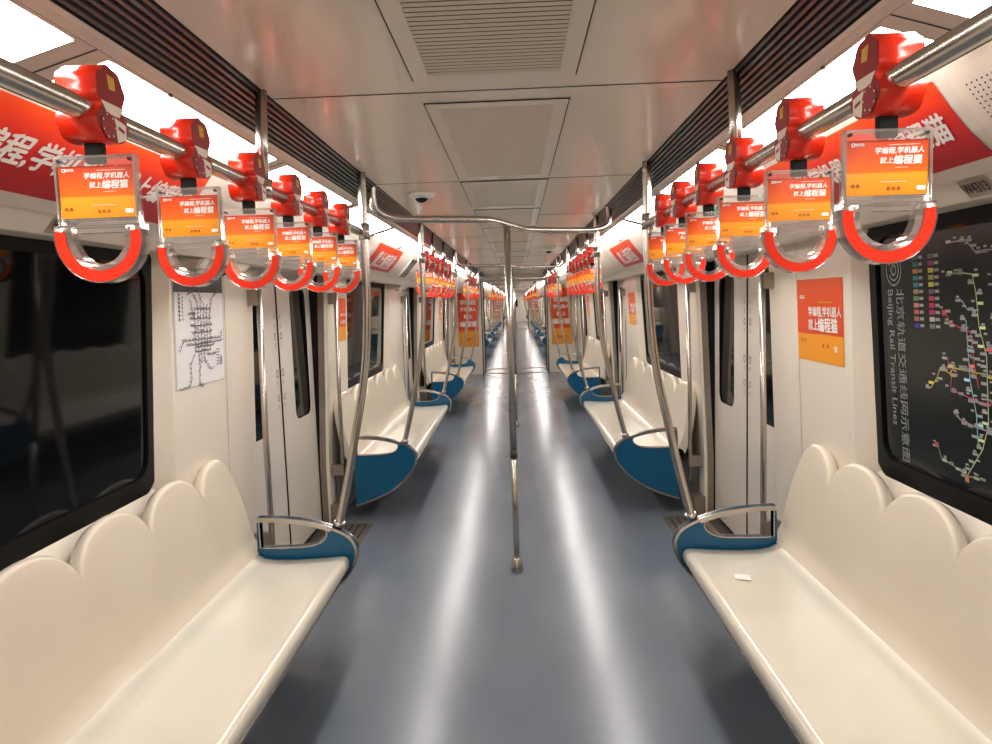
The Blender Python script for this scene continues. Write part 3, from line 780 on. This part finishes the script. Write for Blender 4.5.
def route_map():
    t = thing('route_map', 'white paper subway route map on the pillar beside the nearest left window', 'map')
    yc, zc, W, H = 3.065, 1.525, .475, .48; f = wall_fn(-1, yc, zc, 0)
    mb = MB(); mb.grid([[f(-W / 2 + W * i / 2, -H / 2 + H * j / 6) for i in range(3)] for j in range(7)], 'paper', True); mb.build('sheet', t)
    f2 = wall_fn(-1, yc, zc, 0, .0034)
    mb = MB(); mb.grid([[f2(-W / 2 + W * i / 2, H / 2 - .085 + .085 * j / 2) for i in range(3)] for j in range(3)], 'dkbanner', True); mb.build('title_bar', t)
    f3 = wall_fn(-1, yc, zc, 0, .0048); mb = MB()
    put_text(mb, '北京地铁', .034, f3, 'white', .0, H / 2 - .045, bold=.02); mb.build('title_lettering', t)
    mb = MB(); random.seed(3)
    def line(p, w=.0016, m='greyink'):
        for (a, b), (c, d) in zip(p, p[1:]):
            l = math.hypot(c - a, d - b) or 1; nx, ny = -(d - b) / l * w, (c - a) / l * w
            mb.add([f3(a + nx, b + ny), f3(c + nx, d + ny), f3(c - nx, d - ny), f3(a - nx, b - ny)], [(0, 1, 2, 3)], m)
            k = max(1, int(l / .016))
            for q in range(k + 1):
                x, y = a + (c - a) * q / k, b + (d - b) * q / k
                mb.add([f3(x - .0028, y - .0028), f3(x + .0028, y - .0028), f3(x + .0028, y + .0028), f3(x - .0028, y + .0028)], [(0, 1, 2, 3)], 'ink')
                if random.random() < .75:
                    dx = random.choice((-1, 1)) * .009; mb.add([f3(x + dx - .006, y + .004), f3(x + dx + .006, y + .004), f3(x + dx + .006, y + .008), f3(x + dx - .006, y + .008)], [(0, 1, 2, 3)], 'greyink')
    o = lambda p: [(x, y - .015) for x, y in p]
    for p in ([(-.17, -.03), (.20, -.03)], [(-.14, -.05), (.21, -.045)], [(-.09, .03), (.11, .03)], [(-.08, .0), (.10, .0)], [(-.10, .06), (.10, .06)], [(-.06, .10), (.10, .10), (.12, .15)],
              [(-.06, .10), (-.06, -.08), (.09, -.08), (.09, .10)], [(-.03, .13), (-.03, -.12)], [(.0, .14), (.0, -.13)], [(.03, .12), (.03, -.13)], [(.06, .11), (.06, -.10)], [(-.09, .13), (-.07, .06)],
              [(-.03, .13), (-.08, .17), (-.12, .16)], [(.03, .12), (-.02, .17)], [(.12, .15), (.17, .17)], [(-.08, -.10), (-.11, -.13), (-.10, -.19), (-.12, -.22), (-.20, -.225)], [(-.02, -.12), (-.03, -.22), (.0, -.235)],
              [(.03, -.12), (.07, -.16), (.10, -.165)], [(.06, -.10), (.14, -.10)], [(-.17, -.03), (-.20, -.07)], [(.20, -.03), (.22, -.0)], [(-.05, -.06), (.12, -.06)], [(-.12, .08), (-.05, .08)]): line(o(p))
    for k in range(7): mb.add([f3(-.20, .14 - .017 * k), f3(-.19, .14 - .017 * k), f3(-.19, .151 - .017 * k), f3(-.20, .151 - .017 * k)], [(0, 1, 2, 3)], 'ink'); mb.add([f3(-.17, .13 - .015 * k), f3(-.163, .13 - .015 * k), f3(-.163, .139 - .015 * k), f3(-.17, .139 - .015 * k)], [(0, 1, 2, 3)], 'greyink')
    for k in range(6): mb.add([f3(.15, -.10 - .013 * k), f3(.185, -.10 - .013 * k), f3(.185, -.096 - .013 * k), f3(.15, -.096 - .013 * k)], [(0, 1, 2, 3)], 'greyink')
    mb.add([f3(.195, -.13), f3(.21, -.13), f3(.21, -.17), f3(.195, -.17)], [(0, 1, 2, 3)], 'greyink')
    mb.build('route_lines', t); random.seed(11)
    mb = MB(); bw = .0015
    ringface(mb, [(-W / 2, -H / 2), (W / 2, -H / 2), (W / 2, H / 2), (-W / 2, H / 2)], [(-W / 2 + bw, -H / 2 + bw), (W / 2 - bw, -H / 2 + bw), (W / 2 - bw, H / 2 - bw), (-W / 2 + bw, H / 2 - bw)], f3, 'greyink'); mb.build('border', t)
route_map()

def window_map():
    t = thing('route_map', 'dark subway line map film printed across the nearest right window', 'map')
    def f(u, v, d=0.0): return (1.4165 - lean(v) - d, u, v)      # u = world y, v = z
    mb = MB(); mb.add([f(.98, .99), f(2.66, .99), f(2.66, 1.775), f(.98, 1.775)], [(0, 1, 2, 3)], 'mapbase'); mb.build('film', t)
    mb = MB(); d = .0012
    # title running downwards, letters turned a quarter
    tv = lambda yb: (lambda u, v: f(yb - v, 1.60 - u, d))
    put_text(mb, '北京轨道交通线网示意图', .056, tv(2.56), 'silver', .0, 0, bold=.01, align='LEFT', res=1)
    put_text(mb, 'Beijing Rail Transit Lines', .050, tv(2.62), 'silver', .0, 0, bold=.01, align='LEFT', res=1)
    cy, cz = 2.592, 1.665
    for r0, r1, a0, a1 in ((.052, .045, 0, 360), (.036, .029, 30, 330), (.019, .012, 0, 360)):
        n_ = 28; o = [(cy + r0 * math.cos(math.radians(a0 + (a1 - a0) * q / n_)), cz + r0 * 1.1 * math.sin(math.radians(a0 + (a1 - a0) * q / n_))) for q in range(n_ + 1)]
        i = [(cy + r1 * math.cos(math.radians(a0 + (a1 - a0) * q / n_)), cz + r1 * 1.1 * math.sin(math.radians(a0 + (a1 - a0) * q / n_))) for q in range(n_ + 1)]
        mb.add([f(*p, d) for p in o] + [f(*p, d) for p in i], [(q, q + 1, n_ + 2 + q, n_ + 1 + q) for q in range(n_)], 'silver')
    mb.build('title_lettering', t)
    cols = {}
    def cm(c):
        if c not in cols: cols[c] = mat('map_ink_%d' % len(cols), c, .5)
        return cols[c]
    def rect(mb, y, z, w, h, c): mb.add([f(y - w / 2, z - h / 2, d), f(y + w / 2, z - h / 2, d), f(y + w / 2, z + h / 2, d), f(y - w / 2, z + h / 2, d)], [(0, 1, 2, 3)], cm(c))
    G = (.33, .33, .34)
    mb = MB()
    L1 = [(.05, .12, .13), (.05, .15, .2), (.5, .25, .05), (.04, .28, .33), (.03, .25, .35), (.4, .25, .18), (.15, .28, .1), (.55, .22, .2), (.55, .12, .08), (.35, .15, .1), (.03, .06, .3)]
    L2 = [(.12, .12, .14), (.35, .04, .12), (.6, .5, .1), (.3, .4, .06), (.6, .55, .1), (.2, .08, .2), (.5, .03, .1), (.45, .02, .12), (.4, .03, .12), (.45, .4, .38), (.2, .2, .2)]
    for k in range(11):
        z = 1.70 - .0225 * k
        rect(mb, 2.455, z, .030, .015, L1[k]); rect(mb, 2.424, z, .024, .010, G)
        rect(mb, 2.365, z, .030, .015, L2[k]); rect(mb, 2.334, z, .024, .010, G)
    mb.build('line_key', t)
    mb = MB(); random.seed(5)
    def route(pts, c, lab=G, w=.004):
        for (a, b), (e, g) in zip(pts, pts[1:]):
            l = math.hypot(e - a, g - b); nx, ny = -(g - b) / l * w / 2, (e - a) / l * w / 2
            mb.add([f(a + nx, b + ny, d), f(e + nx, g + ny, d), f(e - nx, g - ny, d), f(a - nx, b - ny, d)], [(0, 1, 2, 3)], cm(c))
            k = max(1, int(l / .026))
            for q in range(k):
                x, y = a + (e - a) * q / k, b + (g - b) * q / k
                rect(mb, x + random.choice((-.016, .016)), y + random.uniform(-.004, .004), .026, .009, lab if random.random() < .75 else tuple(min(1, v * 1.25 + .08) for v in c)); rect(mb, x + random.choice((-.018, .018)), y + random.uniform(.008, .012), .016, .006, G)
    vx = 2.16
    route([(2.25, 1.735), (2.18, 1.735), (2.14, 1.70), (2.05, 1.70)], (.4, .3, .34))
    route([(2.28, 1.64), (2.20, 1.64), (2.155, 1.635), (2.14, 1.58), (2.13, 1.48), (2.10, 1.40), (2.10, 1.20), (2.13, 1.12), (2.21, 1.02)], (.4, .5, .25))
    route([(2.21, 1.56), (2.18, 1.53), (2.13, 1.53)], (.3, .42, .42))
    route([(2.295, 1.525), (2.27, 1.49), (2.22, 1.475), (2.17, 1.465), (2.155, 1.36), (2.14, 1.3)], (.55, .08, .07))
    route([(2.19, 1.50), (2.18, 1.32), (2.155, 1.22), (2.15, 1.12)], (.25, .5, .6))
    route([(2.39, 1.27), (2.35, 1.31), (2.33, 1.345), (2.28, 1.33), (2.26, 1.35), (2.02, 1.34)], (.5, .42, .05))
    route([(2.29, 1.38), (2.27, 1.33), (2.28, 1.28), (2.21, 1.27), (2.14, 1.26), (1.9, 1.26)], (.45, .06, .2))
    route([(2.27, 1.21), (2.23, 1.19), (2.14, 1.18), (1.9, 1.17)], (.4, .3, .4))
    route([(2.36, 1.085), (2.34, 1.045), (2.27, 1.035), (2.21, 1.02), (2.12, 1.03)], (.35, .38, .25))
    route([(1.98, 1.7), (1.98, 1.06)], (.3, .4, .15)); route([(2.06, 1.62), (2.04, 1.4), (2.04, 1.1)], (.25, .35, .4)); route([(1.9, 1.6), (1.6, 1.6), (1.5, 1.5), (1.5, 1.1), (1.9, 1.05)], (.1, .4, .5)); route([(2.1, 1.42), (1.3, 1.42)], (.55, .05, .06))
    rect(mb, 2.302, 1.52, .02, .018, (.5, .06, .06)); rect(mb, 2.365, 1.088, .02, .016, (.5, .08, .07)); rect(mb, 2.21, 1.012, .02, .022, (.6, .25, .12))
    mb.build('route_lines', t)
window_map()
random.seed(21)
for s, y, lab in ((1, 1.76, 'small plate with black carriage number above the nearest right window'), (-1, 1.87, 'small plate with black carriage number above the nearest left window')):
    t = thing('number_plate', lab, 'sign')
    def f(u, v, d=0.0, s=s, y=y):
        dx, dz = .043, -.048; l = math.hypot(dx, dz); t_ = .5 - v / l
        return (s * (1.112 + dx * t_ - .0015 - d), y - s * u, 1.856 + dz * t_ - .0015 - d)
    mb = MB(); mb.add([f(-.052, -.026), f(.052, -.026), f(.052, .026), f(-.052, .026)], [(0, 1, 2, 3)], 'plate'); mb.build('plate', t)
    mb = MB(); put_text(mb, 'W4313', .042, lambda u, v: f(u * .72, v, .0015), 'ink', bold=.02); mb.build('lettering', t)

# perforated speaker strip at the near end of the right header
t = thing('speaker_grille', 'pale perforated speaker panel above the window at the upper right', 'speaker')
f = head_fn(1, 1.30, .002); mb = MB(); mb.grid([[f(-.24 + .06 * i, HL * j / 10) for i in range(9)] for j in range(11)], 'wall', True); mb.build('panel', t)
f = head_fn(1, 1.30, .0038); mb = MB()
for i in range(26):
    for j in range(13):
        u, v = -.20 + .0155 * i, .03 + .0115 * j
        mb.add([f(u + .0026 * math.cos(w * PI / 3), v + .0026 * math.sin(w * PI / 3)) for w in range(6)], [tuple(range(6))], 'joint')
mb.build('perforations', t)

# route strips on the header above the doors, a screen and casings on the left
for s in (-1, 1):
    for k, d in enumerate(CAR[0]['door']):
        t = thing('route_strip', 'pale route strip with dotted line above the %s %s doors' % (nth(k), SIDE[s]), 'sign', (0, 0, 0), 'route strips above the doors')
        f = head_fn(s, d, .0018); mb = MB(); mb.grid([[f(-.62 + 1.24 * i / 6, .03 + .15 * j / 6) for i in range(7)] for j in range(7)], 'paper', True); mb.build('sheet', t)
        f = head_fn(s, d, .0034); mb = MB(); mb.add([f(-.58, .102), f(.58, .102), f(.58, .108), f(-.58, .108)], [(0, 1, 2, 3)], 'green')
        for q in range(24):
            u = -.56 + q * .0487; mb.add([f(u - .006, .098), f(u + .006, .098), f(u + .006, .112), f(u - .006, .112)], [(0, 1, 2, 3)], 'ink'); mb.add([f(u - .004, .12), f(u + .004, .12), f(u + .004, .155), f(u - .004, .155)], [(0, 1, 2, 3)], 'greyink')
        mb.build('route_line', t)
t = thing('information_screen', 'slanted grey screen in a frame above the second left window', 'display'); f = head_fn(-1, 6.95, .012)
mb = MB(); mb.grid([[f(-.17 + .34 * i, .0 + HL * j / 6) for i in range(2)] for j in range(7)], 'screen', True); mb.build('screen', t)
mb = MB(); g0 = head_fn(-1, 6.95, .010)
ringface(mb, [(-.19, -.002), (.19, -.002), (.19, HL), (-.19, HL)], [(-.165, .01), (.165, .01), (.165, HL - .01), (-.165, HL - .01)], head_fn(-1, 6.95, .016), 'steel_tan')
for u in (-.18, .18): mb.grid([[head_fn(-1, 6.95, q)(u, HL * j / 6) for j in range(7)] for q in (.001, .014)], 'white', False)
mb.build('frame', t)
for k, (a, b) in enumerate(CAR[0]['bench']):
    t = thing('corner_casing', 'cream equipment casing under the header between the %s left window and doors' % ['nearest', 'second', 'third'][k], 'casing', (0, b, 0), 'equipment casings at the window pillars')
    mb = MB(); mb.add([(-1.165, -.42, 1.806), (-1.165, .08, 1.806), (-1.20, -.42, 1.770), (-1.20, .08, 1.770), (-1.325, -.42, 1.770), (-1.325, .08, 1.770), (-1.325, -.42, 1.82), (-1.325, .08, 1.82)],
        [(0, 1, 3, 2), (2, 3, 5, 4), (4, 5, 7, 6), (6, 7, 1, 0), (0, 2, 4, 6), (1, 7, 5, 3)], 'wall'); mb.build('body', t, bevel=.006)
    mb = MB(); mb.add([(-1.19, .085, 1.80), (-1.315, .085, 1.80), (-1.315, .085, 1.755)], [(0, 1, 2)], 'ink'); mb.build('gap', t)
# kick plates at the foot of the door pillars
for s in (-1, 1):
    for k, d in enumerate(CAR[0]['door']):
        for g in (-1, 1):
            mb = MB(); xa, xb = sorted((s * 1.29, s * 1.37)); ya, yb = sorted((d + g * (DH - .01), d + g * (DH + .09))); mb.box(xa, xb, ya, yb, 0, .15, 'steel_tan')
            struct(mb.build('trim_%d' % (300 + k * 4 + (s > 0) * 2 + (g > 0)), bevel=.004))
# emergency notice, green
t = thing('emergency_notice', 'small green and white notice on the panel above the first right doors', 'sign'); f = head_fn(1, 3.35, .002)
mb = MB(); mb.add([f(-.10, .03), f(.10, .03), f(.10, .17), f(-.10, .17)], [(0, 1, 2, 3)], 'white'); mb.build('sheet', t)
f = head_fn(1, 3.35, .0035); mb = MB(); mb.add([f(-.085, .07), f(.0, .07), f(.0, .16), f(-.085, .16)], [(0, 1, 2, 3)], 'green'); mb.add([f(.01, .07), f(.085, .07), f(.085, .16), f(.01, .16)], [(0, 1, 2, 3)], 'green'); mb.build('pictogram', t)
# scrap of paper on the right bench
mb = MB(); mb.add([(.895, 2.85, .4505), (.955, 2.83, .4505), (.965, 2.885, .4515), (.905, 2.90, .4505), (.895, 2.85, .4485), (.955, 2.83, .4485), (.965, 2.885, .4495), (.905, 2.90, .4485)], [(0, 1, 2, 3), (4, 5, 6, 7), (0, 1, 5, 4), (1, 2, 6, 5), (2, 3, 7, 6), (3, 0, 4, 7)], 'white')
tag(mb.build('paper_scrap'), 'small white scrap of paper lying on the nearest right bench', 'paper')

# ------------------------------------------------------------------ world, camera, view
w = bpy.data.worlds.new('world'); bpy.context.scene.world = w; w.use_nodes = True
w.node_tree.nodes['Background'].inputs[0].default_value = (.9, .8, .7, 1); w.node_tree.nodes['Background'].inputs[1].default_value = .02

F = 720.; ROLL = math.radians(1.7); VP = (516., 301.)
yv = Vector(((VP[0] - 496) / F, -(VP[1] - 372) / F, -1.)).normalized()
uv = Vector((-math.sin(ROLL), math.cos(ROLL), 0)); uv = (uv - yv * uv.dot(yv)).normalized(); xv = yv.cross(uv)
R = Matrix((xv, yv, uv))
cam = bpy.data.cameras.new('camera'); co = bpy.data.objects.new('camera', cam); C.objects.link(co)
co.matrix_world = Matrix.Translation((.04, 0, 1.6)) @ R.to_4x4()
cam.sensor_fit = 'HORIZONTAL'; cam.sensor_width = 36; cam.lens = 36 * F / 992; cam.clip_start = .02
bpy.context.scene.camera = co
vs = bpy.context.scene.view_settings; vs.view_transform = 'Standard'; vs.look = 'None'; vs.exposure = 0.34; vs.gamma = 0.90
